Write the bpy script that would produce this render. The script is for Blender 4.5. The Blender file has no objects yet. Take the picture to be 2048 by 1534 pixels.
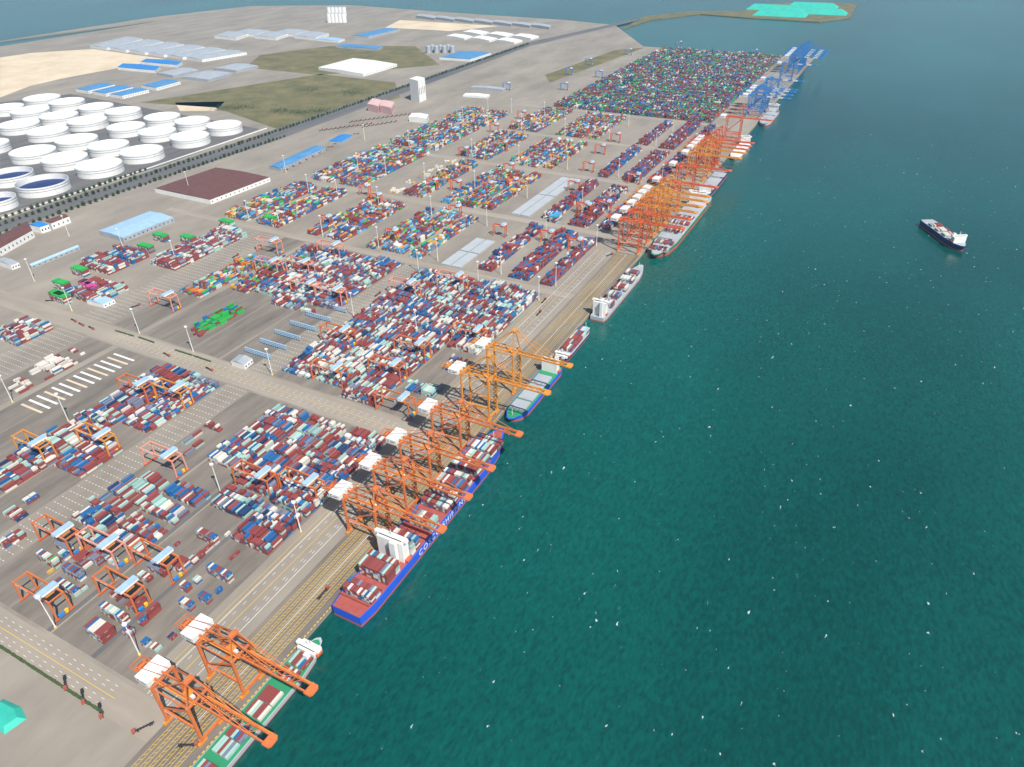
import bpy, math, random, colorsys
from mathutils import Vector, Matrix
random.seed(7); R=math.radians
S=bpy.context.scene; COL=S.collection
# camera
HD,PT,RL=R(-27.885),R(34.168),R(-.948); F=1420.
fw=Vector((math.sin(HD)*math.cos(PT),math.cos(HD)*math.cos(PT),-math.sin(PT)))
r0=Vector((math.cos(HD),-math.sin(HD),0)); u0=r0.cross(fw)
rt=math.cos(RL)*r0+math.sin(RL)*u0; up=-math.sin(RL)*r0+math.cos(RL)*u0
cd=bpy.data.cameras.new('camera'); cam=bpy.data.objects.new('camera',cd); COL.objects.link(cam)
cd.sensor_width=36; cd.lens=36*F/2048; cd.clip_start=1; cd.clip_end=40000
cam.matrix_world=Matrix(((rt.x,up.x,-fw.x,0),(rt.y,up.y,-fw.y,0),(rt.z,up.z,-fw.z,500),(0,0,0,1)))
S.camera=cam
sd=Vector((.88*math.cos(R(52)),-.477*math.cos(R(52)),math.sin(R(52))))
W=bpy.data.worlds.new('World'); S.world=W; W.use_nodes=True; nt=W.node_tree
sk=nt.nodes.new('ShaderNodeTexSky'); sk.sky_type='NISHITA'; sk.sun_disc=False; sk.sun_elevation=R(52); sk.sun_rotation=math.atan2(sd.x,sd.y)
nt.links.new(sk.outputs[0],nt.nodes['Background'].inputs[0]); nt.nodes['Background'].inputs[1].default_value=.085
sl=bpy.data.lights.new('sun','SUN'); sl.energy=4.6; sl.angle=R(.5); sl.color=(1,.95,.88)
so=bpy.data.objects.new('sun',sl); COL.objects.link(so); so.rotation_euler=sd.to_track_quat('Z','Y').to_euler()
S.view_settings.view_transform='Standard'; S.view_settings.look='None'; S.view_settings.exposure=.42
def at(x,y,z=0):
    d=rt*((x-1024)/F)-up*((y-767)/F)+fw; t=(z-500)/d.z; return d.x*t,d.y*t
# materials
def mat(n,c,c2=None,sc=.05,rough=.7,attr=False,st=None):
    m=bpy.data.materials.new(n); m.use_nodes=True; t=m.node_tree; b=t.nodes['Principled BSDF']; b.inputs['Roughness'].default_value=rough
    tc=t.nodes.new('ShaderNodeTexCoord'); nz=t.nodes.new('ShaderNodeTexNoise'); nz.inputs['Scale'].default_value=sc; nz.inputs['Detail'].default_value=9; nz.inputs['Roughness'].default_value=.68
    mp=t.nodes.new('ShaderNodeMapping'); mp.inputs['Scale'].default_value=st or (1,1,1)
    t.links.new(tc.outputs['Object'],mp.inputs[0]); t.links.new(mp.outputs[0],nz.inputs['Vector'])
    if attr:
        a=t.nodes.new('ShaderNodeAttribute'); a.attribute_name='Col'
        x=t.nodes.new('ShaderNodeMix'); x.data_type='RGBA'; x.blend_type='MULTIPLY'; x.inputs[0].default_value=.5
        t.links.new(a.outputs['Color'],x.inputs[6]); t.links.new(nz.outputs['Color'],x.inputs[7]); t.links.new(a.outputs['Color'],b.inputs['Base Color'])
    else:
        cr=t.nodes.new('ShaderNodeValToRGB'); cr.color_ramp.elements[0].position=.3; cr.color_ramp.elements[1].position=.7
        cr.color_ramp.elements[0].color=(*c,1); cr.color_ramp.elements[1].color=(*(c2 or [min(1,v*1.18) for v in c]),1)
        t.links.new(nz.outputs['Fac'],cr.inputs[0]); t.links.new(cr.outputs[0],b.inputs['Base Color'])
    return m
M=dict(concrete=mat('concrete',(.19,.168,.14),(.31,.275,.225),.012,.9,st=(1,.35,1)),yard=mat('yard',(.115,.10,.085),(.235,.205,.17),.03,.9,st=(1.6,.3,1)),dark=mat('tarmac',(.085,.085,.09),(.15,.145,.14),.02,.9,st=(2,.15,1)),
 road=mat('road',(.25,.215,.17),(.34,.30,.25),.02,.9,st=(.3,1.5,1)),sand=mat('sand',(.50,.40,.27),(.68,.57,.42),.008,.95),grass=mat('grass',(.075,.08,.03),(.20,.165,.075),.015,.95),
 orange=mat('orange_paint',(.52,.125,.03),(.60,.19,.06),.3,.5),gold=mat('gold_paint',(.58,.22,.03),(.68,.28,.04),.3,.5),red=mat('red_paint',(.55,.085,.025),(.68,.13,.04),.3,.5),pinkc=mat('faded_paint',(.62,.25,.18),(.72,.33,.25),.3,.6),blue=mat('blue_paint',(.02,.16,.45),(.03,.24,.6),.3,.5),
 white=mat('white_paint',(.66,.66,.63),(.8,.8,.78),.1,.5),black=mat('black_paint',(.02,.022,.025)),sky=mat('pale_blue_sheet',(.26,.42,.58),(.36,.53,.68),.1,.5),bsheet=mat('blue_sheet',(.05,.19,.40),(.10,.28,.5),.06,.5),
 maroon=mat('maroon_sheet',(.10,.04,.035),(.16,.07,.06),.1,.7),grey=mat('grey_sheet',(.28,.31,.34),(.4,.43,.46),.05,.6),yellow=mat('yellow_paint',(.62,.40,.03)),green=mat('green_paint',(.02,.22,.10)),rust=mat('red_oxide',(.30,.06,.05),(.38,.10,.08),.2),hullb=mat('hull_blue',(.01,.08,.55),(.015,.11,.65)),navy=mat('hull_navy',(.01,.03,.12)),hullg=mat('hull_green',(.01,.18,.08)),hullw=mat('hull_grey',(.35,.38,.4)),boot=mat('boot_red',(.42,.07,.06),(.5,.11,.1)),
 leaf=mat('foliage',(.03,.06,.02),(.07,.11,.035),.5,.9),teal=mat('teal_net',(.02,.36,.28),(.04,.48,.36),.05),pink=mat('pink_wall',(.55,.36,.34)),cont=mat('container_paint',None,attr=True,rough=.55,sc=.6))
wm=bpy.data.materials.new('sea_water'); wm.use_nodes=True; t=wm.node_tree; b=t.nodes['Principled BSDF']; b.inputs['Roughness'].default_value=.22
tc=t.nodes.new('ShaderNodeTexCoord')
def nz(s,d=5,st=(1,1,1)):
    mp=t.nodes.new('ShaderNodeMapping'); mp.inputs['Scale'].default_value=st; mp.inputs['Rotation'].default_value=(0,0,.5); n=t.nodes.new('ShaderNodeTexNoise'); n.inputs['Scale'].default_value=s; n.inputs['Detail'].default_value=d
    t.links.new(tc.outputs['Object'],mp.inputs[0]); t.links.new(mp.outputs[0],n.inputs['Vector']); return n
def ramp(n,p0,c0,p1,c1):
    r=t.nodes.new('ShaderNodeValToRGB'); e=r.color_ramp.elements; e[0].position=p0; e[0].color=(*c0,1); e[1].position=p1; e[1].color=(*c1,1); t.links.new(n.outputs['Fac'],r.inputs[0]); return r
big=ramp(nz(.0016,6,(1,.5,1)),.35,(.0,.046,.037),.72,(.003,.098,.083)); rip=ramp(nz(.33,6,(1,.5,1)),.3,(.7,.72,.72),.7,(1.25,1.25,1.25)); cap=ramp(nz(.22,3,(1,.5,1)),  .71,(0,0,0),.75,(1,1,1))
m1=t.nodes.new('ShaderNodeMix'); m1.data_type='RGBA'; m1.blend_type='MULTIPLY'; m1.inputs[0].default_value=1; t.links.new(big.outputs[0],m1.inputs[6]); t.links.new(rip.outputs[0],m1.inputs[7])
m2=t.nodes.new('ShaderNodeMix'); m2.data_type='RGBA'; t.links.new(cap.outputs[0],m2.inputs[0]); t.links.new(m1.outputs[2],m2.inputs[6]); m2.inputs[7].default_value=(.45,.55,.52,1); t.links.new(m2.outputs[2],b.inputs['Base Color'])
bp=t.nodes.new('ShaderNodeBump'); bp.inputs['Distance'].default_value=.7; bp.inputs['Strength'].default_value=.55; t.links.new(nz(.27,6,(1,.5,1)).outputs['Fac'],bp.inputs['Height']); t.links.new(bp.outputs[0],b.inputs['Normal'])
M['water']=wm
# mesh builder
class MB:
    def __init__(s): s.v=[]; s.f=[]; s.c=[]
    def hexa(s,p,c=None):
        n=len(s.v); s.v+=p
        for q in ((3,2,1,0),(4,5,6,7),(0,1,5,4),(1,2,6,5),(2,3,7,6),(3,0,4,7)): s.f.append(tuple(n+i for i in q)); s.c.append(c)
        return s
    def box(s,x0,x1,y0,y1,z0,z1,c=None): return s.hexa([(x0,y0,z0),(x1,y0,z0),(x1,y1,z0),(x0,y1,z0),(x0,y0,z1),(x1,y0,z1),(x1,y1,z1),(x0,y1,z1)],c)
    def bar(s,a,b,w=.6,h=None):
        a=Vector(a); b=Vector(b); d=(b-a).normalized(); k=Vector((0,0,1)) if abs(d.z)<.95 else Vector((0,1,0))
        x=d.cross(k).normalized()*w/2; y=x.cross(d).normalized()*(h or w)/2
        return s.hexa([tuple(p+q) for p in (a,b) for q in (-x-y,x-y,x+y,-x+y)])
    def prism(s,pts,z0,z1,pts2=None):
        n=len(s.v); k=len(pts); s.v+=[(x,y,z0) for x,y in pts]+[(x,y,z1) for x,y in (pts2 or pts)]
        s.f.append(tuple(n+k+i for i in range(k))); s.c.append(None)
        for i in range(k): j=(i+1)%k; s.f.append((n+i,n+j,n+k+j,n+k+i)); s.c.append(None)
        return s
    def cyl(s,x,y,z0,z1,r,r2=None,k=24): return s.prism([(x+r*math.cos(6.2832*i/k),y+r*math.sin(6.2832*i/k)) for i in range(k)],z0,z1,[(x+(r2 or r)*math.cos(6.2832*i/k),y+(r2 or r)*math.sin(6.2832*i/k)) for i in range(k)])
    def quad(s,*p): n=len(s.v); s.v+=list(p); s.f.append((n,n+1,n+2,n+3)); s.c.append(None); return s
    def build(s,name,m,parent=None,loc=None):
        me=bpy.data.meshes.new(name); me.from_pydata(s.v,[],s.f); me.materials.append(M[m] if isinstance(m,str) else m)
        if s.c and s.c[0]:
            a=me.attributes.new('Col','FLOAT_COLOR','FACE'); fl=[]
            for c in s.c: fl+=[c[0],c[1],c[2],1]
            a.data.foreach_set('color',fl)
        o=bpy.data.objects.new(name,me); COL.objects.link(o)
        if parent: o.parent=parent
        if loc: o.location=loc
        return o
def tag(o,label,cat,group=None):
    o['label']=label; o['category']=cat
    if group: o['group']=group
    return o
def thing(name,label,cat,loc,group=None): o=bpy.data.objects.new(name,None); COL.objects.link(o); o.location=loc; return tag(o,label,cat,group)
def dup(o,parent=None,mm=None):
    c=o.copy(); COL.objects.link(c); c.parent=parent
    if mm and o.type=='MESH' and o.data.materials[0] in mm: c.material_slots[0].link='OBJECT'; c.material_slots[0].material=mm[o.data.materials[0]]
    for ch in o.children: dup(ch,c,mm)
    return c
def struct(o,k='structure'): o['kind']=k; return o
def rect(n,m,x0,x1,y0,y1,z): return struct(MB().quad((x0,y0,z),(x1,y0,z),(x1,y1,z),(x0,y1,z)).build(n,m))
def poly(n,m,px,z):
    b=MB(); b.v=[(*at(*p,z),z) for p in px]; b.f=[tuple(range(len(px)))]; b.c=[None]; return struct(b.build(n,m))
# setting
rect('water','water',-14000,14000,-3000,24000,-4.5)
struct(MB().box(-3600,-326.5,60,3080,-9,-.0).build('ground','concrete'))
l=MB(); pts=[at(1290,95),at(1230,50),at(1130,40),at(900,25),at(700,10),at(500,12),at(300,35),at(0,82)]; l.prism([(-1000,3000),*[(x,y) for x,y in pts],(-3600,3070)][::-1],-9,-.06); struct(l.build('far_ground','concrete'))
spit=[at(*p,-2) for p in [(1240,60),(1300,40),(1400,28),(1500,36),(1640,44),(1700,36),(1715,8),(1640,4),(1530,6),(1490,22),(1390,22),(1290,32)]]
struct(MB().prism(spit[::-1],-8,-1.5).build('spit_ground','grass'))
for i,x0 in enumerate((-466,-519,-575,-629,-720,-775,-828,-872,-934)):
    for y0,y1 in ((152,491),(531,890)):
        rect('yard_pavement','yard',x0,x0+{-872:43,-828:51}.get(x0,51),y0,y1,.03)
for x0 in (-519,-575): rect('yard_road','dark',x0+49,x0+54,152,491,.06)
for y0,y1,x0 in ((123,149,-700),(494,528,-1250),(893,909,-1250),(1140,1160,-1120),(1422,1442,-1120),(1692,1708,-1000),(1966,1982,-1000)): rect('cross_road','road',x0,-326.6 if y0>123 else -369.5,y0,y1,.05)
rect('quay_apron','yard',-369,-327,100,1090,.08)
for p,m,n in (([(0,195),(0,115),(60,106),(185,98),(330,118),(120,158),(60,172)],'sand','sandy_ground'),([(520,110),(660,92),(830,92),(880,130),(640,150),(490,135)],'grass','grass_field'),([(280,205),(640,148),(790,165),(800,195),(560,260),(430,215)],'grass','rough_grass'),([(800,40),(1000,52),(900,62),(770,55)],'sand','bare_ground'),([(0,205),(140,188),(520,258),(330,330),(0,430)],'dark','tank_farm_ground'),([(350,205),(450,203),(430,222),(360,222)],'sand','sand_patch'),([(1090,150),(1230,100),(1290,95),(1100,165)],'grass','verge')): poly(n,m,p,.08)
poly('boulevard','dark',[(0,465),(560,278),(1060,92),(1280,40),(1270,38),(1050,86),(540,262),(0,442)],.12)
mw=MB(); my=MB()
for x in (-406,-402): my.box(x-.15,x+.15,152,890,.05,.09)
for x in (-391,): my.box(x-.2,x+.2,150,1085,.05,.09)
for x in (-379,-349,-401): mw.box(x-.2,x+.2,150,1085,.1,.13)
for k in range(6):
    x=-364+k*5.4
    for d in (0,2.4): my.box(x+d-.14,x+d+.14,100,1085,.1,.15)
    for y in range(104,560,4): my.bar((x+.2,y,.12),(x+2.2,y+1.9,.12),.25,.03)
for y in range(150,1085,12):
    for x in (-397,-385,-382): mw.box(x-.15,x+.15,y,y+4,.05,.09)
for X0,X1 in ((-665,-633),(-1000,-940)):
    for x in range(X0,X1,5):
        for y in range(155,885,9):
            if not 488<y<530: mw.box(x,x+2.2,y,y+.5,.05,.09)
for yb in (136,510):
    my.box(-900,-420,yb-.2,yb+.2,.1,.13)
    for x in range(-900,-420,10):
        for d in (-8,-4,4,8): mw.box(x,x+3.5,yb+d-.15,yb+d+.15,.1,.13)
struct(mw.build('white_road_markings','white')); struct(my.build('yellow_road_markings','yellow'))
ke=MB()
for y in range(100,1100,4): ke.box(-327.4,-326.6,y,y+2,0,.4)
struct(ke.build('quay_kerb','yellow'))
for k in range(14): rect('foundation_strip','white' if k%3 else 'sand',-862,-822,345+k*10,348+k*10,.09)
# containers
PC=dict(r=(.24,.055,.05),R=(.42,.03,.03),b=(.02,.12,.31),n=(.02,.045,.12),w=(.60,.58,.52),t=(.32,.50,.45),v=(.17,.19,.26),g=(.03,.36,.07),y=(.55,.35,.06),o=(.62,.19,.03),p=(.55,.06,.25),c=(.06,.32,.55))
CN=dict(r='rust red',R='bright red',b='mid blue',n='navy blue',w='off-white',t='pale teal',v='grey violet',g='green',y='yellow',o='orange',p='pink',c='cyan blue')
BX=[]  # (x,y,z,len,code,top exposed,phrase,ordinal)
def cluster(x,y,L,nc,nb,tier,cols,ph=None,z0=0,dx=2.62):
    lm=6.06 if L==20 else 12.19
    for b in range(nb):
        for c in range(nc):
            tt=tier[(c+b)%len(tier)] if isinstance(tier,(list,str)) else tier
            tt=int(tt); code=cols[(nc-1-c+b*3)%len(cols)] if cols else None
            for k in range(tt): BX.append((x-2.44-c*dx,y+b*(lm+.5),z0+k*2.6,lm,code if (k==tt-1 and code) else random.choice('rrrrrbwwwttvv'),k==tt-1,ph,c+1))
def cp(x,y,*a,**k): X,Y=at(x,y); cluster(X,Y,*a,**k)
PAL='rrrrrrrrbbbwwwwtttvvn'; PAL2='rrrrrrbbbwwtygvoc'
def fill(x0,x1,y0,y1,den,mt,pal=PAL,maxt=5,pitch=2.75):
    y=y0
    while y<y1-6:
        L=20 if random.random()<.6 else 40; lm=6.06 if L==20 else 12.19
        if y+lm>y1: break
        x=x1; base=mt+random.uniform(-1,1); bc=random.choice(pal); e=random.random()
        if random.random()<den*1.1:
            while x-2.5>x0:
                if random.random()<.12: base=mt+random.uniform(-1.6,1.4); bc=random.choice(pal)
                tt=max(0,min(maxt,round(base+random.uniform(-.6,.6))))
                if random.random()<1-den: tt=max(0,tt-2)
                for k in range(tt): BX.append((x-2.44,y,k*2.6,lm,bc if random.random()<.4 else random.choice(pal),k==tt-1,None,0))
                x-=pitch
        y+=lm+random.choice((.5,.5,1.5))
# near clusters
s2=lambda x,y:(200+x*.2364,1000+y*.2364)
s1=lambda x,y:(x*.2364,1000+y*.2364)
r5=lambda x,y:(150+x*.088,1130+y*.088)
for f,x,y,L,nc,nb,t_,co,ph in [(s1,50,415,20,3,1,3,'twr','left-edge red and teal stack'),(s1,115,380,20,3,1,3,'bwr','left-edge blue-topped stack'),(s1,175,345,20,3,1,3,'rrt','left-edge rust stack'),(s1,145,192,40,8,1,'12','trrrwbrn','low long row at left edge'),(s1,240,45,20,3,2,2,'wwb','white row by left edge'),(s1,475,588,20,9,1,4,'wbrwwtrg','tall stack with green end column'),(s1,555,520,20,3,1,3,'wtb','teal trio behind tall stack'),(s1,415,632,20,1,1,1,'y','lone spot facing bare gantry'),(s1,585,462,20,7,1,3,'v','grey violet row below gantry'),(s1,690,570,40,4,1,3,'rrrr','long rust block'),(s1,720,590,40,1,1,1,'w','spot fronting long rust block'),(s1,685,695,20,9,1,4,'vrbvrbrn','row ending in navy column'),(s1,640,827,20,10,1,3,'rbwrtwntrb','row beside bare gantry'),(s1,700,783,20,2,1,1,'rt','low pair beside bare gantry'),(s1,840,562,20,6,2,3,'rrvvvr','violet and rust block'),(s1,960,555,20,5,1,2,'rtrwt','low teal and white row'),(s1,890,432,40,7,1,3,'ttbbrw','striped long block'),(s1,745,385,20,5,1,4,'rwwyt','stack beside striped long block'),(s1,725,188,40,2,1,3,'bb','blue pair by faded gantry'),(s1,800,180,40,2,1,4,'bb','tall blue pair by faded gantry'),(s1,1150,310,20,7,1,2,'btwrbw','row beneath faded gantry'),
 (s2,490,280,20,1,1,1,'b','lane edge spot'),(s2,595,205,20,2,1,1,'bt','lane edge pair'),(s2,640,400,20,1,1,1,'r','lone spot beside dark lane'),(s2,975,390,20,9,1,4,'vwrrrvrbb','tall stack ending in blue'),(s2,880,470,40,1,1,2,'r','two-high long stack'),(s2,855,505,20,2,1,2,'rr','rust pair beside long stack'),(s2,800,555,20,3,1,2,'trw','trio right of dark lane'),(s2,680,620,40,4,1,3,'rrrr','rust block beneath blue-roofed gantry'),(s2,545,660,20,8,1,3,'vvvvvvrr','violet row under gantry beam'),(s2,410,705,20,5,1,2,'wtrwr','mixed row by blue-roofed gantry'),(s2,1095,712,20,10,1,4,'bwbbrrbwr','tall mixed block near apron fence'),(s2,1105,517,40,1,1,1,'r','lone spot near apron fence'),(s2,1195,368,20,3,1,2,'vrb','small trio on bare paving'),(s2,1070,315,20,1,1,1,'w','lone spot on bare paving'),(s2,825,720,20,2,1,2,'tw','pale pair beside gantry wheels'),(s2,740,790,20,3,1,3,'wrb','trio beside gantry wheels'),(s2,915,890,20,4,1,3,'brb','small blue block by fence'),(s2,1000,803,20,1,1,2,'b','blue-over-white stack by fence'),
 (r5,660,1800,40,8,1,4,'rbwwwrrr','nearest long block'),(r5,663,1815,40,1,1,2,'r','stepped end of nearest block'),(r5,1130,1385,20,11,1,4,'bwrwtwwtbwr','long white-topped row'),(r5,1400,1110,40,5,1,'43222','rrrrr','lettered rust block'),(r5,1000,880,40,1,1,3,'r','three-high lettered stack'),(r5,850,750,40,1,1,2,'r','two-high lettered stack'),(r5,1710,1260,40,1,1,4,'r','four-high single stack'),(r5,1550,1410,20,2,1,3,'rb','blue-fronted pair'),(r5,1257,1677,20,3,1,3,'brw','small three-wide block'),(r5,1614,1886,20,2,1,2,'bb','blue pair near crane'),(r5,1860,1998,20,3,1,1,'wrt','low trio near crane'),(r5,2200,1734,20,2,1,1,'nr','low pair by apron fence'),(r5,2634,1074,20,5,1,3,'bwwrb','block inside blue-cabin gantry')]:
    cp(*f(x,y),L,nc,nb,t_,co,ph=ph)
for a in [(-465,-417,298,345,.9,4),(-465,-417,352,487,.92,3.4),(-517,-470,322,350,.9,3.4),(-517,-470,357,487,.9,3.2),(-573,-526,245,340,.75,3),(-573,-526,372,487,.93,3.2),(-627,-581,240,330,.6,2.3),(-627,-600,345,440,.3,2),(-716,-672,290,345,.8,2.5),(-716,-672,375,490,.85,2.6),(-771,-722,240,487,.86,2.8),
 (-465,-417,580,612,.7,2.5),(-440,-417,640,672,.7,2.6),(-465,-417,690,885,.95,3.5),(-517,-470,533,660,.93,3.2),(-517,-470,668,882,.95,3.4),(-573,-526,548,882,.94,2.8),(-627,-581,545,885,.94,2.9),(-716,-690,668,700,.6,2),(-716,-672,705,885,.9,2.8),(-770,-722,680,885,.93,2.8),(-824,-776,700,885,.9,2.8)]: fill(*a)
fill(-930,-884,640,800,.8,2.6,PAL2); fill(-868,-830,690,880,.7,2.6,PAL2); fill(-1060,-1000,430,485,.85,3.4); fill(-930,-884,345,470,.4,1.8,'wwwrrb'); fill(-820,-790,560,655,.6,2.4,'ggggrrb')
S36=[(-908,-884),(-868,-822),(-771,-752),(-740,-694),(-680,-657),(-548,-523),(-492,-454),(-434,-413)]
for y0,y1 in ((914,1138),(1164,1418),(1446,1690),(1711,1962)):
    for i,(x0,x1) in enumerate(S36):
        if i==0 and y0==1164: fill(x0,x1,y0,y1,.4,2,'wwwy'); continue
        fill(x0,x1,y0+random.uniform(0,12),y1-random.uniform(0,25),.86,3.1 if x1<-600 else 3.6,PAL2 if x1<-600 else 'rrrrrrrbbbvnw')
for y0,y1 in ((918,1128),(1168,1440),(1468,1690),(1710,1850)):
    fill(-1112,-1054,y0,y1,.9,3.9,PAL2); fill(-1030,-975,y0,y1,.85,3.9,PAL2)
for k in range(18):
    x=-900+k*26; fill(x,x+22,1992,3050,.95,3.6,'rrrrrbbnnvggw',5)
fill(-1160,-1085,640,720,.8,4,'rrrbwt'); fill(-1085,-1010,560,620,.8,4,'rrrtwb'); fill(-1060,-1000,700,870,.85,4)
for x,y in ((125,614-8),(131,583),(168,575-20),(131,610),(300,508),(385,490),(330,486),(462,458),(550,450)): cp(x,y,40,11,1,5,'g')
for x,y in ((180,583),(186,590)): cp(x,y,40,9,1,5,'p')
cp(1113,447,40,6,2,5,'c'); cp(1030,393,20,5,2,5,'y')
# ship cargo
def cargo(x1,y,nc,L,tier,z,ph): cluster(x1,y,L,nc,1,tier,[random.choice('rrrrrrrttwwbv') for _ in range(nc)],ph=ph,z0=z,dx=2.5)
for y,t_,L in ((291,3,20),(297.5,3,20),(314,5,40),(327,5,20),(352,4,20),(359,5,20),(385,4,40),(412,3,40),(427,4,20),(440,4,40),(455,4,20),(470,4,40),(486,4,40),(502,4,40),(517,3,40)): cargo(-291.8,y,12,L,t_,8.6,f'deck bay {y:.0f} metres along blue-hulled ship' if 0 else None)
for y in (108,121,140,153,172,185,205,219): cargo(-306,y,6,40,1 if y>120 else 2,1.2,['bay by the stern bridge','second bay from ship bridge','bay under outer boom tip','bay between the two booms','bay under first boom','bay behind first boom','near bay of feeder','nearest bay of feeder'][[219,205,185,172,153,140,121,108].index(y)])
for y in (752,765,778,791,804): cargo(-307,y,6,40,2,0,None)
for y in (886,915,945,975,1000): cargo(-301,y,8,40,3,3,None)
for y in (1112,1140,1200,1240,1270): cargo(-287,y,13,40,2,4,None)
def area(b): return b[3]*2.6/((b[0]**2+b[1]**2+500**2))
ind=sorted([b for b in BX if b[5] and b[6]],key=area,reverse=True)[:300]; ids=set(id(b) for b in ind)
CM={}
def cmesh(L,code):
    if (L,code) in CM: return CM[L,code]
    b=MB(); c=PC[code]; d=[v*.8 for v in c]; b.box(.08,2.36,.08,L-.08,.1,2.5,c)
    for x in (0,2.32):
        for y in (0,L-.14): b.box(x,x+.12,y,y+.14,0,2.59,d)
        b.box(x,x+.12,.14,L-.14,2.47,2.59,d); b.box(x,x+.12,.14,L-.14,0,.14,d)
        n=int(L/.6)
    for i in range(n): b.box(2.36,2.41,.4+i*.58,.62+i*.58,.2,2.4,d)
    for i in range(n): b.box(.15,2.3,.4+i*.58,.62+i*.58,2.5,2.54,c)
    for x in (.5,.95,1.45,1.9): b.box(x,x+.05,.02,.08,.2,2.4,(.5,.5,.5))
    for k in range(5 if L>7 else 3): b.box(2.41,2.43,L*.35+k*.55,L*.35+k*.55+.35,1.5,2.0,(.7,.7,.7))
    o=b.build('shipping_container','cont'); CM[L,code]=o.data; bpy.data.objects.remove(o); return CM[L,code]
ORD=['first','second','third','fourth','fifth','sixth','seventh','eighth','ninth','tenth','eleventh','twelfth','thirteenth']
for b in ind:
    o=bpy.data.objects.new('shipping_container',cmesh(b[3],b[4])); COL.objects.link(o); o.location=b[:3]
    tag(o,f"{CN[b[4]]} {'short' if b[3]<7 else 'long'} container topping {ORD[b[7]-1]} column from water, {b[6]}",'container','containers stacked in the yard and on decks')
st=MB()
for b in BX:
    if id(b) in ids: continue
    v=random.uniform(.8,1.2); c=tuple(k*v for k in PC[b[4]]); st.box(b[0],b[0]+2.44,b[1],b[1]+b[3],b[2]+.04,b[2]+2.58,c)
so_=struct(st.build('stacked_containers','cont'),'stuff'); tag(so_,'dense multicoloured container stacks filling the yards and decks behind','containers')
# quay cranes
def sts(Hg,Ha,m,tip,name='quay_crane'):
    t=thing(name,'x','crane',(0,0,0)); P=lambda n,b,mm=m,par=t:b.build(n,mm,par)
    for x in (0,35.5):
        for y in (0,18.5): P('leg',MB().bar((x,y,2.5),(x,y,Hg+1),1.7,2.1))
        P('sill_beam',MB().bar((x,-2,4),(x,20.5,4),1.5,1.8))
        for y in (0,18.5): P('bogie',MB().box(x-1,x+1,y-4,y+4,.2,2.6),'gold')
        P('cross_beam',MB().bar((x,0,Hg),(x,18.5,Hg),1.4,1.8))
    for y in (0,18.5):
        g=P('portal_beam',MB().bar((0,y,17),(35.5,y,17),1.3,2.2))
        b=MB()
        for k in range(7): b.box(3+k*1.9,4.3+k*1.9,y-.72,y-.66,16.4,17.7)
        P('lettering',b,'white',g)
        P('tie_beam',MB().bar((0,y,Hg),(35.5,y,Hg),.9,1)); P('brace',MB().bar((0,y,18),(35.5,y,Hg-3),.9,.9))
        P('apex_leg',MB().bar((35.5,y,Hg),(33,9.25+(y-9.25)*.25,Ha),1,1)); P('backstay',MB().bar((33,9.25+(y-9.25)*.25,Ha),(1,y,Hg+1),.7,.7))
    P('apex_platform',MB().box(31,35.5,5.5,13,Ha-.8,Ha+.8).bar((33,6,Ha),(33,6,Ha+3),.3).bar((31,13,Ha),(36,13,Ha+2),.3))
    for y in (6.2,12.3):
        P('girder',MB().bar((-24,y,Hg),(38,y,Hg),1.1,1.9))
        P('forestay',MB().bar((33,y,Ha),(tip-12,y,Hg+1.5),.45)); P('forestay',MB().bar((33,y,Ha),(70,y,Hg+1.5),.45)); P('tail_stay',MB().bar((33,y,Ha),(-18,y,Hg+4),.35))
    b=MB(); x=40
    for y in (6.2,12.3): b.bar((39,y,Hg),(tip-2,y,Hg),1.1,1.9)
    while x<tip-12: b.bar((x,6.2,Hg+.8),(x+7,12.3,Hg+.8),.35).bar((x,6.2,Hg),(x,12.3,Hg),.5); x+=9
    boom=P('boom',b)
    if m=='blue':
        for x0 in (46,74):
            for y in (6.2,12.3): P('boom_stripe',MB().box(x0,x0+14,y-.62,y+.62,Hg-1,Hg+1.05),'white',boom)
    P('boom_tip_platform',MB().prism([(tip-7,4.5),(tip-1.5,4.5),(tip,6.5),(tip,12),(tip-1.5,14),(tip-7,14)],Hg-.4,Hg+.9),m,boom)
    P('walkway',MB().box(-24,38,4.4,5.3,Hg,Hg+.2).box(40,tip-6,13.2,14,Hg,Hg+.2),'gold')
    h=P('machinery_house',MB().box(-17,-4.5,0,20,Hg-3,Hg+2.2).box(-17.2,-4.3,-.2,20.2,Hg+2.2,Hg+2.5),'white')
    lg=MB()
    for k in range(7):
        a0,a1=R(50+k*38),R(50+(k+1)*38); lg.bar((-14+1.3*math.cos(a0),-.1,Hg-.4+1.3*math.sin(a0)),(-14+1.3*math.cos(a1),-.1,Hg-.4+1.3*math.sin(a1)),.1,.5)
    lg.box(-11.8,-7,-.16,-.04,Hg-.9,Hg-.1); P('logo',lg,'black',h)
    b=MB()
    for y in (4,15): b.bar((-17,y,Hg),(-29,y,Hg),.6).bar((-17,y,Hg+3),(-29,y,Hg),.4)
    for x in (-20,-24,-29): b.bar((x,4,Hg),(x,15,Hg),.6)
    b.box(-25,-19,6,13,Hg-1.5,Hg+.3); P('backreach_frame',b)
    P('trolley',MB().box(22,28,6,12.6,Hg-1.6,Hg-.3),'gold'); P('operator_cab',MB().box(28,30.5,8,10.5,Hg-4,Hg-1.4),'white')
    b=MB()
    for k in range(int(Hg/3)): b.bar((34 if k%2 else 30,19.6,3+k*2.8),(30 if k%2 else 34,19.6,5.8+k*2.8),.5,.8)
    P('stair_flight',b,'gold'); return t
sm=sts(42,62,'orange',106); tl=sts(55,84,'orange',108)
def MM(k): return {M['orange']:M[k]}
D1=[(142,0),(183,0),(356,0),(402,0),(447,0),(507,0)]; words=['nearest','second nearest','third','fourth','fifth','sixth']
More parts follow.
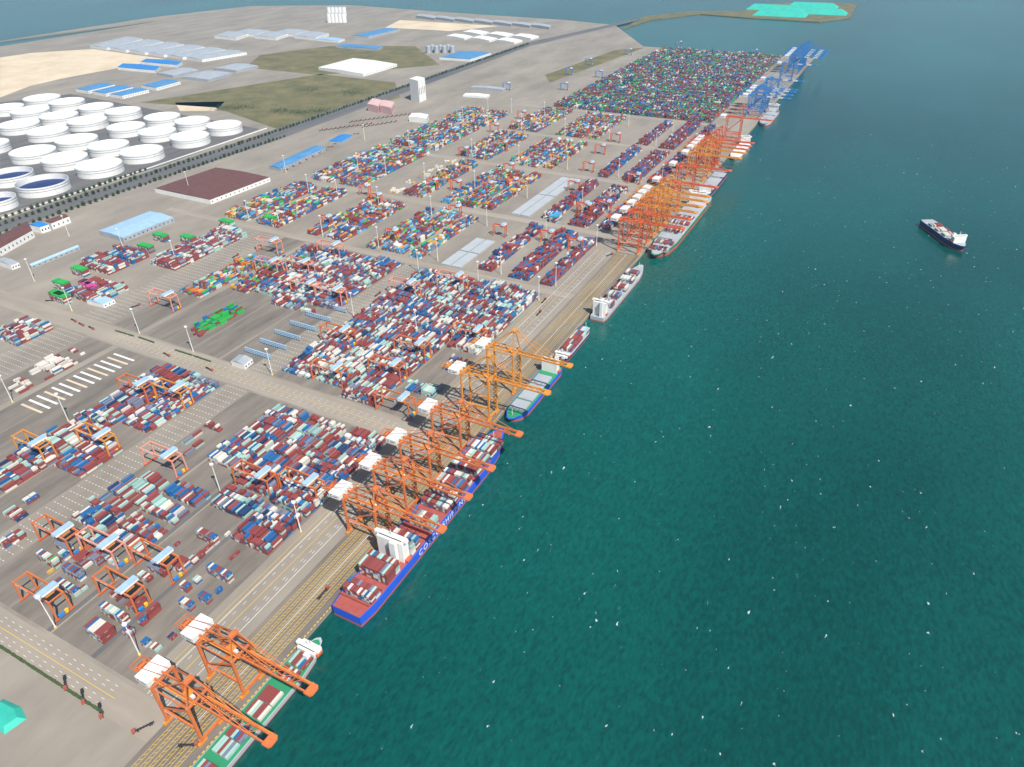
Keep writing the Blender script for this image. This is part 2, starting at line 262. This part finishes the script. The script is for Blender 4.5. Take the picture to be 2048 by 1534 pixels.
for i,(y,_) in enumerate(D1):
    o=sm if i==0 else dup(sm,None); o.location=(-368,y,0)
    tag(o,['orange quay crane nearest the camera beside the grey access road','orange quay crane with boom over the feeder ship stern bridge','orange quay crane reaching over the white bridge of the blue ship','orange quay crane over the blue ship, between bridge and lettering','orange quay crane over the middle bays of the blue ship','orange quay crane over the bow of the blue ship'][i],'crane','ship-to-shore cranes')
first=True
for ys,cols,ph in (([571,632],['gold','gold'],'golden crane over grey hatch ship'),([1093,1137,1172,1203,1232,1258,1315,1423,1512,1553,1581,1609,1635,1847],['red','red','gold','gold','gold','gold','red','red','gold','gold','red','red','red','red'],'tall crane of the crowded middle berth'),([2098,2140,2184,2212,2335,2600,2735,2770,2800,2830,2858,2890],['blue']*12,'blue and white crane on the far quay')):
    for i,(y,c) in enumerate(zip(ys,cols)):
        if c=='blue' and first: bl=sts(55,84,'blue',108); first=False; o=bl
        elif c=='blue': o=dup(bl)
        else: o=dup(tl,None,MM(c))
        o.location=(-368,y,0); pos=ORD[i] if i<13 else 'last, standing alone,'
        tag(o,f"{'orange-red' if c=='red' else c} {pos} {ph}, counted from the near end".replace('gold golden','golden').replace('blue first blue','first blue').replace('counted','counting'),'crane','ship-to-shore cranes')
for o in [tl]+list(tl.children_recursive): bpy.data.objects.remove(o)
# yard gantries
def rmg(w,d,h,m,name='yard_gantry'):
    t=thing(name,'x','gantry crane',(0,0,0)); P=lambda n,b,mm=m,par=t:b.build(n,mm,par)
    for x in (0,w):
        for y in (1,d-1): P('leg',MB().bar((x,y,1.5),(x,1.5 if y==1 else d-1.5,h),1.1,1.4))
        P('sill_beam',MB().bar((x,-1,1.6),(x,d+1,1.6),1,1.2),'red'); P('end_tie',MB().bar((x,1,h),(x,d-1,h),1,1.3))
    for y in (1.5,d-1.5):
        g=P('main_girder',MB().bar((-1,y,h),(w+1,y,h),1.2,2))
        if y<2:
            b=MB()
            for k in range(6): b.box(w*.22+k*1.7,w*.22+k*1.7+1.2,.83,.88,h-.6,h+.6)
            b.box(w*.08,w*.18,.83,.88,h-.6,h+.6); P('lettering',b,'white',g)
    P('trolley_house',MB().box(w*.72,w*.72+6,-1,d+1,h+1.6,h+4.4),'white'); P('house_roof',MB().box(w*.72-.2,w*.72+6.2,-1.2,d+1.2,h+4.4,h+4.7),'sky')
    P('hoist',MB().box(w*.72+1,w*.72+5,4,d-4,h-2,h+1.5),'gold'); P('operator_cab',MB().box(w*.6,w*.6+3,0,3,h-3,h-.8),'sky')
    P('power_house',MB().box(w-1.3,w+1.3,3,7.5,2.3,5),'blue'); P('cable_reel',MB().cyl(w,10.5,2.3,5.2,1.7,k=12),'yellow'); return t
big_=rmg(48,15.8,23,'orange'); sml=rmg(24,9,20,'red','tyre_gantry')
G=[(-573,161,0,'standing over empty paving at the near left'),(-626,213,0,'straddling the violet row'),(-517,233,0,'with shadow across the dark lane'),(-517,196,0,'nearest the quay cranes'),(-773,286,'gold','over white boxes at far left'),(-722,326,'gold','beside the long rust block'),(-628,335,'pinkc','faded, over orange and cyan boxes'),(-575,222,'pinkc','faded, next to striped long block'),(-517,356,0,'in the middle of the near yard'),(-466,369,0,'beside the sixth quay crane'),(-768,415,0,'joined to a golden gantry'),(-720,427,'gold','over bare paving near road'),(-628,627,0,'near the pale steel racks'),(-577,547,0,'behind the tank containers'),(-517,587,0,'next to the long teal rows'),(-517,643,0,'over blue boxes mid yard'),(-465,530,0,'just across the central road'),(-466,706,0,'behind the golden cranes'),(-628,787,'pinkc','faded, beside a wide lane'),(-575,840,'pinkc','faded, near far road corner'),(-766,720,'pinkc','faded, before the racks'),(-716,720,'pinkc','faded, right of a matching one'),(-826,853,'pinkc','faded, by yellow stacks'),(-826,776,'pinkc','faded, in the back middle'),(-934,820,'pinkc','faded, at the rear left'),(-874,756,'pinkc','faded, among orange boxes'),(-932,595,'pinkc','faded, over the green fenced lot')]
for i,(x,y,c,ph) in enumerate(G):
    o=big_ if i==0 else dup(big_,None,MM(c) if c else None); o.location=(x,y,0)
    tag(o,f"{'golden' if c=='gold' else 'pale pink' if c else 'orange'} yard gantry {ph}",'gantry crane','wide yard gantries')
SG=[(641,453),(719,390),(742,408),(772,481),(898,432),(986,471),(1080,484),(1136,500),(1157,429),(854,378),(901,381),(964,384),(1014,377),(1006,346),(917,313),(995,301),(979,265),(1135,382),(1152,426),(1196,423),(1165,343),(1256,367),(1034,238),(1022,259),(1157,272),(1172,244),(1220,284),(1189,308)]
bl2=[(1005,180),(1130,150),(1190,155),(1230,190),(1280,220),(1290,190),(1340,160),(1380,140),(1440,125),(1500,112),(1170,130),(1250,110),(1350,95),(1120,180)]
for i,(x,y) in enumerate(SG+bl2):
    X,Y=at(x,y); o=sml if i==0 else dup(sml,None,{M['red']:M['blue']} if i>=len(SG) else None); o.location=(X,Y,0)
    tag(o,'small orange gantry on tyres spanning middle yard stacks' if i<len(SG) else 'small blue and white gantry in the far yard','gantry crane','small tyre gantries' if i<len(SG) else 'blue far gantries')
# ships
def ship(name,label,x0,x1,ys,yb,zd,hull,deck,bz0,bh,boot=2.2,bw=None):
    t=thing(name,label,'ship',((x0+x1)/2,ys,-4.5)); w=(x1-x0)/2; L=abs(yb-ys); s=1 if yb>ys else -1
    def ol(f,e): return [(-w*.86*f,0),(-w*f,L*.06),(-w*f,L*.78),(-w*f*.78,L*.89),(-w*.3*f,L*(.97+e)),(0,L*(.985+e)),(w*.3*f,L*(.97+e)),(w*f*.78,L*.89),(w*f,L*.78),(w*f,L*.06),(w*.86*f,0)]
    q=lambda pts:[(x,y*s) for x,y in pts] if s<0 else pts[::-1]
    MB().prism(q(ol(.97,-.03)),-1,boot,q(ol(.98,-.025))).build('boot_top','boot',t)
    MB().prism(q(ol(.98,-.025)),boot,zd+4.5,q(ol(1,.015))).build('hull',hull,t)
    MB().prism(q(ol(.94,0)),zd+4.5,zd+4.65).build('deck',deck,t)
    y=bz0; B=MB().box(-w*.8,w*.8,min(y*s,(y+9)*s),max(y*s,(y+9)*s),zd+4.5,zd+bh); B.box(-w*1,w*1,min((y+2)*s,(y+6)*s),max((y+2)*s,(y+6)*s),zd+bh,zd+bh+2.6); hb=B.build('superstructure','white',t)
    MB().box(-w*.7,w*.7,min((y+1.8)*s,(y+6.2)*s),max((y+1.8)*s,(y+6.2)*s),zd+bh+1,zd+bh+1.9).build('bridge_windows','black',hb)
    MB().box(w*.2,w*.55,min((y-5)*s,(y-1)*s),max((y-5)*s,(y-1)*s),zd+4.5,zd+bh+3).build('funnel','white',t)
    MB().bar((0,(y+4)*s,zd+bh),(0,(y+4)*s,zd+bh+9),.5).bar((-2,(y+4)*s,zd+bh+6),(2,(y+4)*s,zd+bh+6),.3).bar((0,L*.93*s,zd+4),(0,L*.93*s,zd+14),.5).build('mast','white',t)
    MB().box(w*.84,w*1.02,min((y+1)*s,(y+7)*s),max((y+1)*s,(y+7)*s),zd+6,zd+8).build('lifeboat','red',t); return t
c=ship('container_ship','large blue-hulled container ship lettered along its side, under orange cranes',-325,-290.5,276,556,7.5,'hullb','rust',66,28)
for k in range(14): MB().box(-15,15,12+k*18.5,13+k*18.5,12,15).build('lashing_bridge','rust',c)
def lettering(s,loc,rot,size,par,dy):
    cu=bpy.data.curves.new('lettering','FONT'); cu.body=s; cu.size=size; cu.extrude=.05; cu.space_character=1.25; cu.align_x='LEFT'; o=bpy.data.objects.new('lettering',cu); COL.objects.link(o)
    o.data.materials.append(M['white']); o.parent=par; o['label']='white capital lettering along the blue hull side'; o.location=loc; o.rotation_euler=rot
lettering('COSCO SHIPPING',(17.35,84,4.6),(R(90),0,R(90)),9,c,0)
bk=ship('cargo_ship','blue cargo ship with red waterline and three grey hatch covers',-325,-299,708,580,3,'hullb','green',8,19,2.6)
for y0,y1 in ((28,58),(62,86),(89,108)): MB().box(-9.5,9.5,-y1,-y0,7.4,9.6).build('hatch_cover','grey',bk)
ship('feeder_ship','small grey and green feeder ship moored under the two nearest cranes',-325.6,-303,92,250,.8,'hullw','green',140,9,1)
ship('river_barge','dark low barge loaded with containers and white wheelhouse at near end',-326,-304.5,735,828,-.6,'navy','grey',2,6,1.2)
ship('coastal_feeder','white and grey feeder with tall white accommodation at near stern',-323,-299,853,1052,2.5,'hullw','grey',7,25,2)
ship('green_container_ship','green-hulled container ship with broad red waterline, bow towards camera',-324,-283,1410,1090,5,'hullg','grey',40,26,4.5)
ship('dark_cargo_ship','dark blue open-hold ship moored behind the red cranes',-324,-295,1590,1395,4,'navy','grey',140,14,3)
ship('white_feeder','white feeder with blue waterline below the lone red crane',-324,-298,1840,1700,3,'white','white',8,20,2)
ship('pale_ship','pale ship with white bridge beside the blue cranes',-324,-293,2190,2030,4,'hullw','grey',15,22,2)
x0,y0=at(1850,450,-4.5); x1,y1=at(1925,505,-4.5); mv=ship('sailing_ship','navy container ship under way on the open water',-13,13,0,math.hypot(x1-x0,y1-y0),6,'navy','grey',math.hypot(x1-x0,y1-y0)-26,14,2)
ang=math.atan2(y1-y0,x1-x0)-math.pi/2; mv.location=(x0,y0,-4.5); mv.rotation_euler.z=ang
for k in range(3):
    for j in range(8):
        o=bpy.data.objects.new('shipping_container',cmesh(12.19,random.choice('rrwt'))); COL.objects.link(o); p=Matrix.Rotation(ang,4,'Z')@Vector((-10.5+j*2.6,24+k*22,11.3)); o.location=(p.x+x0,p.y+y0,p.z-4.5); o.rotation_euler.z=ang; tag(o,'red or pale container on the deck of the sailing ship','container','containers on the sailing ship')
# masts
b=MB().cyl(0,0,0,39,.65,.32,8); ml=thing('light_mast','x','light mast',(0,0,0)); b.build('pole','white',ml); MB().cyl(0,0,38.6,39.6,1.9,1.9,12).box(-2.4,2.4,-.3,.3,38.8,40).build('lamp_head','white',ml); MB().cyl(0,0,0,1.2,1.2,1.2,8).build('base','yellow',ml)
ms=[(-521,157),(-435,171),(-410,335),(-521,340),(-778,350),(-875,344),(-768,528),(-877,530),(-630,532),(-1026,531),(-1176,571),(-1154,722),(-1026,725),(-520,701),(-632,703),(-411,868),(-631,872),(-520,875)]+[(x,y) for y in (923,1094,1262,1466,1728,1870) for x in (-408,-505,-626,-748,-873,-976,-1053)]+[(-1190,1177),(-1190,1467),(-1300,720),(-1300,1000)]
for i,(x,y) in enumerate(ms):
    o=ml if i==0 else dup(ml); o.location=(x,y,0)
    tag(o,'tall white floodlight mast with yellow base standing in the container yard','light mast','yard floodlight masts')
# tanks
TK=[(250,585,97),(400,607,95),(575,637,95),(738,663,98),(178,660,103),(352,690,103),(522,720,108),(40,640,88),(112,742,108),(282,782,112),(458,833,115),(650,868,113),(850,903,120),(975,698,100),(1158,722,98),(1348,747,100),(758,757,105),(945,785,105),(1140,815,110),(195,905,122),(385,945,125),(592,985,128),(250,1090,140),(55,1040,122),(-30,1190,105),(-70,860,105)]
for i,(x,y,r) in enumerate(TK):
    X,Y=at(x*.332,y*.332,20); X2,Y2=at((x+r)*.332,y*.332,20); rr=math.hypot(X2-X,Y2-Y); dk=i in (22,23,24)
    t=thing('storage_tank',('white open-topped tank with dark blue inside, ' if dk else 'white oil tank with recessed roof, ')+['']*0 if 0 else ('white tank with dark blue open inside on the near edge of the farm' if dk else 'round white storage tank with pale recessed roof in the tank farm'),'tank',(X,Y,0),'dark open tanks' if dk else 'white storage tanks')
    w=MB(); n=40
    for k in range(n):
        a,c_=6.2832*k/n,6.2832*(k+1)/n
        for q0,q1,z0,z1 in ((rr,rr,0,20),(rr,rr-.9,20,20),(rr-.9,rr-.9,20,14 if not dk else 8)): w.quad((q0*math.cos(a),q0*math.sin(a),z0),(q0*math.cos(c_),q0*math.sin(c_),z0),(q1*math.cos(c_),q1*math.sin(c_),z1),(q1*math.cos(a),q1*math.sin(a),z1))
    w.build('tank_wall','white',t); MB().cyl(0,0,8 if dk else 16,8.3 if dk else 17.5,rr-1,k=40).build('floating_roof','navy' if dk else 'white',t)
    rg=MB()
    for k in range(n):
        a,c_=6.2832*k/n,6.2832*(k+1)/n
        for z in (12,17): rg.bar((rr*1.01*math.cos(a),rr*1.01*math.sin(a),z),(rr*1.01*math.cos(c_),rr*1.01*math.sin(c_),z),.5)
    rg.build('wind_girder','grey',t)
# buildings: roof corners nl, nr, fr in pixels
def bld(nl,nr,fr,h,roof,wall,label,cat='warehouse',name='warehouse',rise=2.5):
    a=Vector((*at(*nl,h),0)); b_=Vector((*at(*nr,h),0)); c_=Vector((*at(*fr,h),0)); d=a+c_-b_
    t=thing(name,label,cat,tuple(b_)); loc=lambda p,z:(p.x-b_.x,p.y-b_.y,z); P=[a,b_,c_,d]
    m=MB(); m.hexa([loc(p,0) for p in P]+[loc(p,h) for p in P]).build('wall',wall,t)
    e=(a+b_)/2; f=(d+c_)/2; r_=MB(); o=1.02
    r_.v=[loc(p,h+.1) for p in P]+[loc(e,h+rise),loc(f,h+rise)]; r_.f=[(4,1,2,5),(0,4,5,3),(0,1,4),(2,3,5)]; r_.c=[None]*4; r_.build('roof',roof,t)
    L=(c_-b_); n=max(3,int(L.length/9)); nn=Vector((L.y,-L.x,0)).normalized()*.12
    for k in range(min(n,14)):
        q=b_+L*((k+.35)/min(n,14)); q2=q+L.normalized()*2.2; v=[(q+nn),(q2+nn)]
        w=MB(); w.quad(loc(v[0],h*.35),loc(v[1],h*.35),loc(v[1],h*.65),loc(v[0],h*.65)).build('window','black',t)
    return t
z4=lambda x,y:(x*.332,400+y*.332); zA=lambda x,y:(x*.332,y*.332); zB=lambda x,y:(560+x*.332,y*.332); t0=lambda x,y:(x*.2364,400+y*.2364)
for f,a,b_,c_,h,ro,wa,lb in [(z4,(595,185),(740,228),(1045,105),9,'sky','grey','wide pale blue roofed warehouse in the left yard'),(zA,(930,1135),(1265,1205),(1625,1068),9,'maroon','white','huge maroon and blue roofed warehouse beside boulevard'),(zA,(1620,1000),(1690,1015),(1960,890),7,'bsheet','grey','long blue canopy shed sheltering parked trucks'),(t0,(-60,330),(-20,420),(275,258),13,'maroon','white','long white building with maroon roof at left edge'),(t0,(232,208),(335,232),(412,208),12,'blue','white','blue arched open shed between white buildings'),(t0,(375,178),(430,200),(585,140),12,'maroon','white','shorter white building with maroon roof and square windows'),(t0,(245,548),(262,560),(670,395),5,'sky','grey','narrow pale blue canopy beside green stacks'),(t0,(-40,510),(90,555),(160,530),8,'grey','white','small flat grey-roofed white block at left edge'),(z4,(520,605),(620,630),(690,600),6,'sky','white','small office with pale blue roof by crossroads'),(z4,(1390,970),(1470,995),(1520,955),7,'grey','white','little white substation with flat grey roof beside racks'),(zA,(705,405),(935,425),(965,400),9,'blue','white','bright blue roofed warehouse with white bays, nearer one'),(zA,(845,372),(1065,392),(1098,372),9,'blue','white','bright blue roofed warehouse with white bays, rear one'),(zA,(455,535),(530,548),(690,510),9,'bsheet','white','blue roofed factory hall, leftmost of five by sand'),(zA,(555,550),(635,565),(800,525),9,'bsheet','white','blue roofed factory hall second from the tanks'),(zA,(660,565),(735,578),(895,540),9,'bsheet','white','blue roofed factory hall nearest the grass'),(zA,(850,515),(940,530),(1085,490),9,'bsheet','white','blue roofed factory hall furthest right'),(zA,(945,440),(1040,455),(1195,420),8,'grey','grey','grey roofed shed with yellow trim, left'),(zA,(1095,462),(1250,480),(1395,440),8,'grey','grey','grey roofed shed with yellow trim, nearest'),(zA,(1285,410),(1420,425),(1555,395),8,'grey','grey','grey roofed shed with yellow trim, rear right'),(zB,(230,405),(500,445),(705,385),9,'white','white','white L-shaped factory standing in the grass field'),(zB,(340,278),(590,295),(620,280),7,'bsheet','grey','blue roofed depot by the small green heaps'),(zB,(215,235),(350,248),(390,235),7,'sky','white','small pale blue roofed shed on bare plot'),(zB,(960,345),(1145,358),(1270,318),8,'bsheet','white','blue striped mill hall beside steel silos'),(zB,(430,215),(530,220),(720,175),9,'bsheet','grey','large blue roofed hall far behind'),(zB,(1145,525),(1340,540),(1360,530),7,'grey','grey','dark roofed office row beside vehicle plaza'),(zB,(1100,575),(1250,585),(1265,570),4,'white','white','long low white canopy beside yard'),(zB,(290,850),(370,855),(440,815),6,'blue','grey','square blue roofed gate pavilion'),(zB,(775,705),(880,715),(895,690),12,'white','white','pale terminal office near blue cranes')]+[(zA,(540+k*115,272+k*14),(640+k*115,290+k*14),(860+k*125,235+k*16),9,'grey','white',f'grey roofed logistics hall, {ORD[k]} from left in front row') for k in range(6)]+[(zA,(1290+k*120,215-k%2*20),(1420+k*120,228-k%2*20),(1500+k*120,200-k%2*15),11,'grey','white',f'far grey roofed hall, {ORD[k]} from left in back row') for k in range(5)]+[(zB,(1000+(k%3)*150+(k//3)*100,215+(k%3)*12-(k//3)*25),(1110+(k%3)*150+(k//3)*100,232+(k%3)*12-(k//3)*25),(1160+(k%3)*150+(k//3)*100,218+(k%3)*12-(k//3)*25),7,'white','white',f'white roofed depot, {ORD[k%3]} from left in {"near" if k<3 else "rear"} row of three') for k in range(6)]+[(zB,(820+k*115,95+k*9),(930+k*115,110+k*9),(945+k*115,98+k*9),10,'grey','grey',f'{ORD[k]} bay of the long grey shore warehouse') for k in range(7)]: bld(f(*a),f(*b_),f(*c_),h,ro,wa,lb)
bld(zB(778,475),zB(830,487),zB(872,470),62,'white','white','white and glass office tower beside the boulevard','tower','office_tower',1)
bld(zB(525,625),zB(590,640),zB(620,605),20,'pink','pink','pink apartment block, left of the pair','apartments','apartment_block',1); bld(zB(600,635),zB(670,650),zB(690,615),20,'pink','pink','pink apartment block, right of the pair','apartments','apartment_block',1)
for k in range(7):
    X,Y=at(*zB(895+k*24,318-(k%2)*6)); t=thing('grain_silo','round grey steel silo beside the blue striped mill','silo',(X,Y,0),'steel silos'); MB().cyl(0,0,0,24,10).build('wall','grey',t); MB().cyl(0,0,24,28,10,1).build('roof','grey',t)
for k in range(10):
    X,Y=at(*zB(300+(k%5)*22,135-(k//5)*40)); t=thing('far_silo','tall pale concrete silo on the distant shore','silo',(X,Y,0),'distant concrete silos'); MB().cyl(0,0,0,42,13).build('wall','white',t); MB().cyl(0,0,42,44,13,6).build('roof','grey',t)
for k,(x,y) in enumerate([(1545,18),(1590,22),(1625,14),(1560,30),(1640,26)]):
    X,Y=at(x,y); MBh=MB().prism([(-130,-60),(130,-60),(130,60),(-130,60)],-1,22,[(-100,-8),(100,-8),(100,8),(-100,8)]); tag(MBh.build('covered_heap','teal',None,(X,Y,0)),'teal netted coal heap on the distant spit terminal','heap','netted heaps')
tag(MB().prism([(-16,-8),(14,-9),(17,6),(4,10),(-15,8)],0,3,[(-12,-5),(10,-6),(12,3),(3,6),(-11,5)]).build('netted_soil_heap','teal',None,(*at(10,1432),0.1)),'teal netted soil heap at the lower left corner','heap')
# racks
for k in range(6):
    X,Y=at(491+k*31-(k>1)*2,705-k*18); t=thing('reefer_rack','pale blue steel refrigerated container rack in the paved yard','rack',(X,Y,0),'pale blue steel racks'); m=MB()
    for z in (2.6,5.2,7.8): m.box(0,46,0,1.6,z,z+.3)
    for x in range(0,47,4): m.box(x,x+.4,0,.4,0,9).box(x,x+.4,1.4,1.8,0,9)
    m.build('frame','sky',t)
# slabs, trucks, hedges, trees
for x0 in (-613,-593):
    for y0 in (913,975,1168,1290): tag(MB().box(x0,x0+17,y0,y0+(58 if y0<1100 else 118),.02,2.6).build('flat_rack_block','hullw'),'low grey block of folded flat racks on the storage lane','flat racks','folded flat rack blocks')
tr=thing('tractor_truck','x','truck',(0,0,0)); MB().box(-1.25,1.25,9.5,12,.9,3.5).build('cab','rust',tr); ch=MB().box(-.7,.7,-3,9.3,1,1.35)
for k in range(6): ch.box(-1.25,1.25,-3+k*2.3,-2.7+k*2.3,1,1.4)
ch.build('chassis','black',tr); wh=MB()
for y in (-2,-.6,7.5,10.8):
    for x in (-1.2,.8): wh.box(x,x+.4,y,y+1,0,1)
wh.build('wheels','black',tr)
for i,(x,y,a) in enumerate([(130,1358,-120),(165,1385,-120),(200,1413,-120),(300,1450,150),(365,1492,-60),(640,1195,0),(745,1130,0),(470,965,0),(330,708,-100),(415,737,-100),(1085,605,0),(1075,630,0),(145,640,-100),(160,648,-100),(180,655,-100),(95,602,-60),(265,615,-20),(467,515,0),(752,592,0),(1215,512,-30)]+[(640+k*9,262-k*1.2,0) for k in range(12)]+[(700+k*9,245-k*1.2,0) for k in range(14)]+[(725+k*9,255-k*1.5,0) for k in range(8)]+[(566+k*13,340-k*6.5,-60) for k in range(12)]):
    o=tr if i==0 else dup(tr); o.location=(*at(x,y),.1); o.rotation_euler.z=R(a); tag(o,'dark red tractor truck with bare container chassis on the paving','truck','terminal trucks')
for a,b_,lb in (((0,1293),(208,1427),'long clipped hedge along the near access road'),((232,662),(268,673),'short green hedge by crossroads mast'),((278,675),(309,686),'short green hedge before green fenced lot'),((352,701),(384,711),'short hedge beside the tall mast'),((387,712),(422,724),'short hedge beyond the tall mast')):
    p=Vector((*at(*a),0)); q=Vector((*at(*b_),0)); m=MB(); n=int((q-p).length/.8)
    for k in range(n):
        c_=p+(q-p)*(k/n); r_=random.uniform(.5,1.1); m.box(c_.x-r_,c_.x+r_,c_.y-r_,c_.y+r_,0,random.uniform(.9,1.7))
    tag(m.build('hedge','leaf'),lb,'hedge')
TM=[]
for v in range(4):
    m=MB(); rnd=random.Random(v)
    for k in range(60):
        a=rnd.uniform(0,6.28); r_=rnd.random()**.5*2.6; z=rnd.uniform(2,6.5); p=Vector((r_*math.cos(a),r_*math.sin(a),z)); d=Vector((rnd.uniform(-1,1),rnd.uniform(-1,1),rnd.uniform(-.4,.8)))*.9; e=d.cross(Vector((rnd.uniform(-1,1),rnd.uniform(-1,1),1))).normalized()*.9; m.quad(p-d-e,p+d-e,p+d+e,p-d+e)
    o=m.build('tree','leaf'); TM.append(o.data); bpy.data.objects.remove(o)
n=0
for a,b_ in (((0,452),(560,262)),((0,470),(575,272)),((560,262),(1060,88)),((0,440),(300,338))):
    p=Vector((*at(*a),0)); q=Vector((*at(*b_),0)); k=int((q-p).length/13)
    for i in range(k):
        if n>=295: break
        c_=p+(q-p)*(i/k); o=bpy.data.objects.new('roadside_tree',random.choice(TM)); COL.objects.link(o); s_=random.uniform(.8,1.35); o.scale=(s_,)*3; o.location=(c_.x+random.uniform(-2,2),c_.y,0); tag(o,'small round green tree planted along the boulevard','tree','boulevard trees'); n+=1
sc_=MB(); rnd=random.Random(3)
for cx,cy in ((640,222),(600,226),(560,222),(480,214),(450,218),(620,180),(700,186)):
    for k in range(260):
        X,Y=at(cx+rnd.gauss(0,14),cy+rnd.gauss(0,3)); z=rnd.uniform(.5,5); r_=rnd.uniform(.8,1.8); sc_.quad((X-r_,Y,z),(X+r_,Y-r_*.4,z+.4),(X+r_,Y+r_,z+r_),(X-r_,Y+r_,z+.6))
tag(struct(sc_.build('scrub_bushes','leaf'),'stuff'),'dark green scrub scattered over the rough field','bushes')
p=Vector((*at(0,438),0)); q=Vector((*at(534,257),0)); tag(MB().bar((p.x,p.y,1.2),(q.x,q.y,1.2),.5,2.4).build('boundary_wall','white'),'long white wall between tank farm and boulevard','wall')
# haze: one closed box around camera and scene
hm=bpy.data.materials.new('haze'); hm.use_nodes=True; ht=hm.node_tree; ht.nodes.remove(ht.nodes['Principled BSDF']); pv=ht.nodes.new('ShaderNodeVolumePrincipled'); pv.inputs['Color'].default_value=(.35,.7,1,1); pv.inputs['Density'].default_value=.000032
ht.links.new(pv.outputs[0],ht.nodes['Material Output'].inputs['Volume']); M['haze']=hm
struct(MB().box(-15000,15000,-4000,25000,-11,520).build('haze','haze'),'stuff')
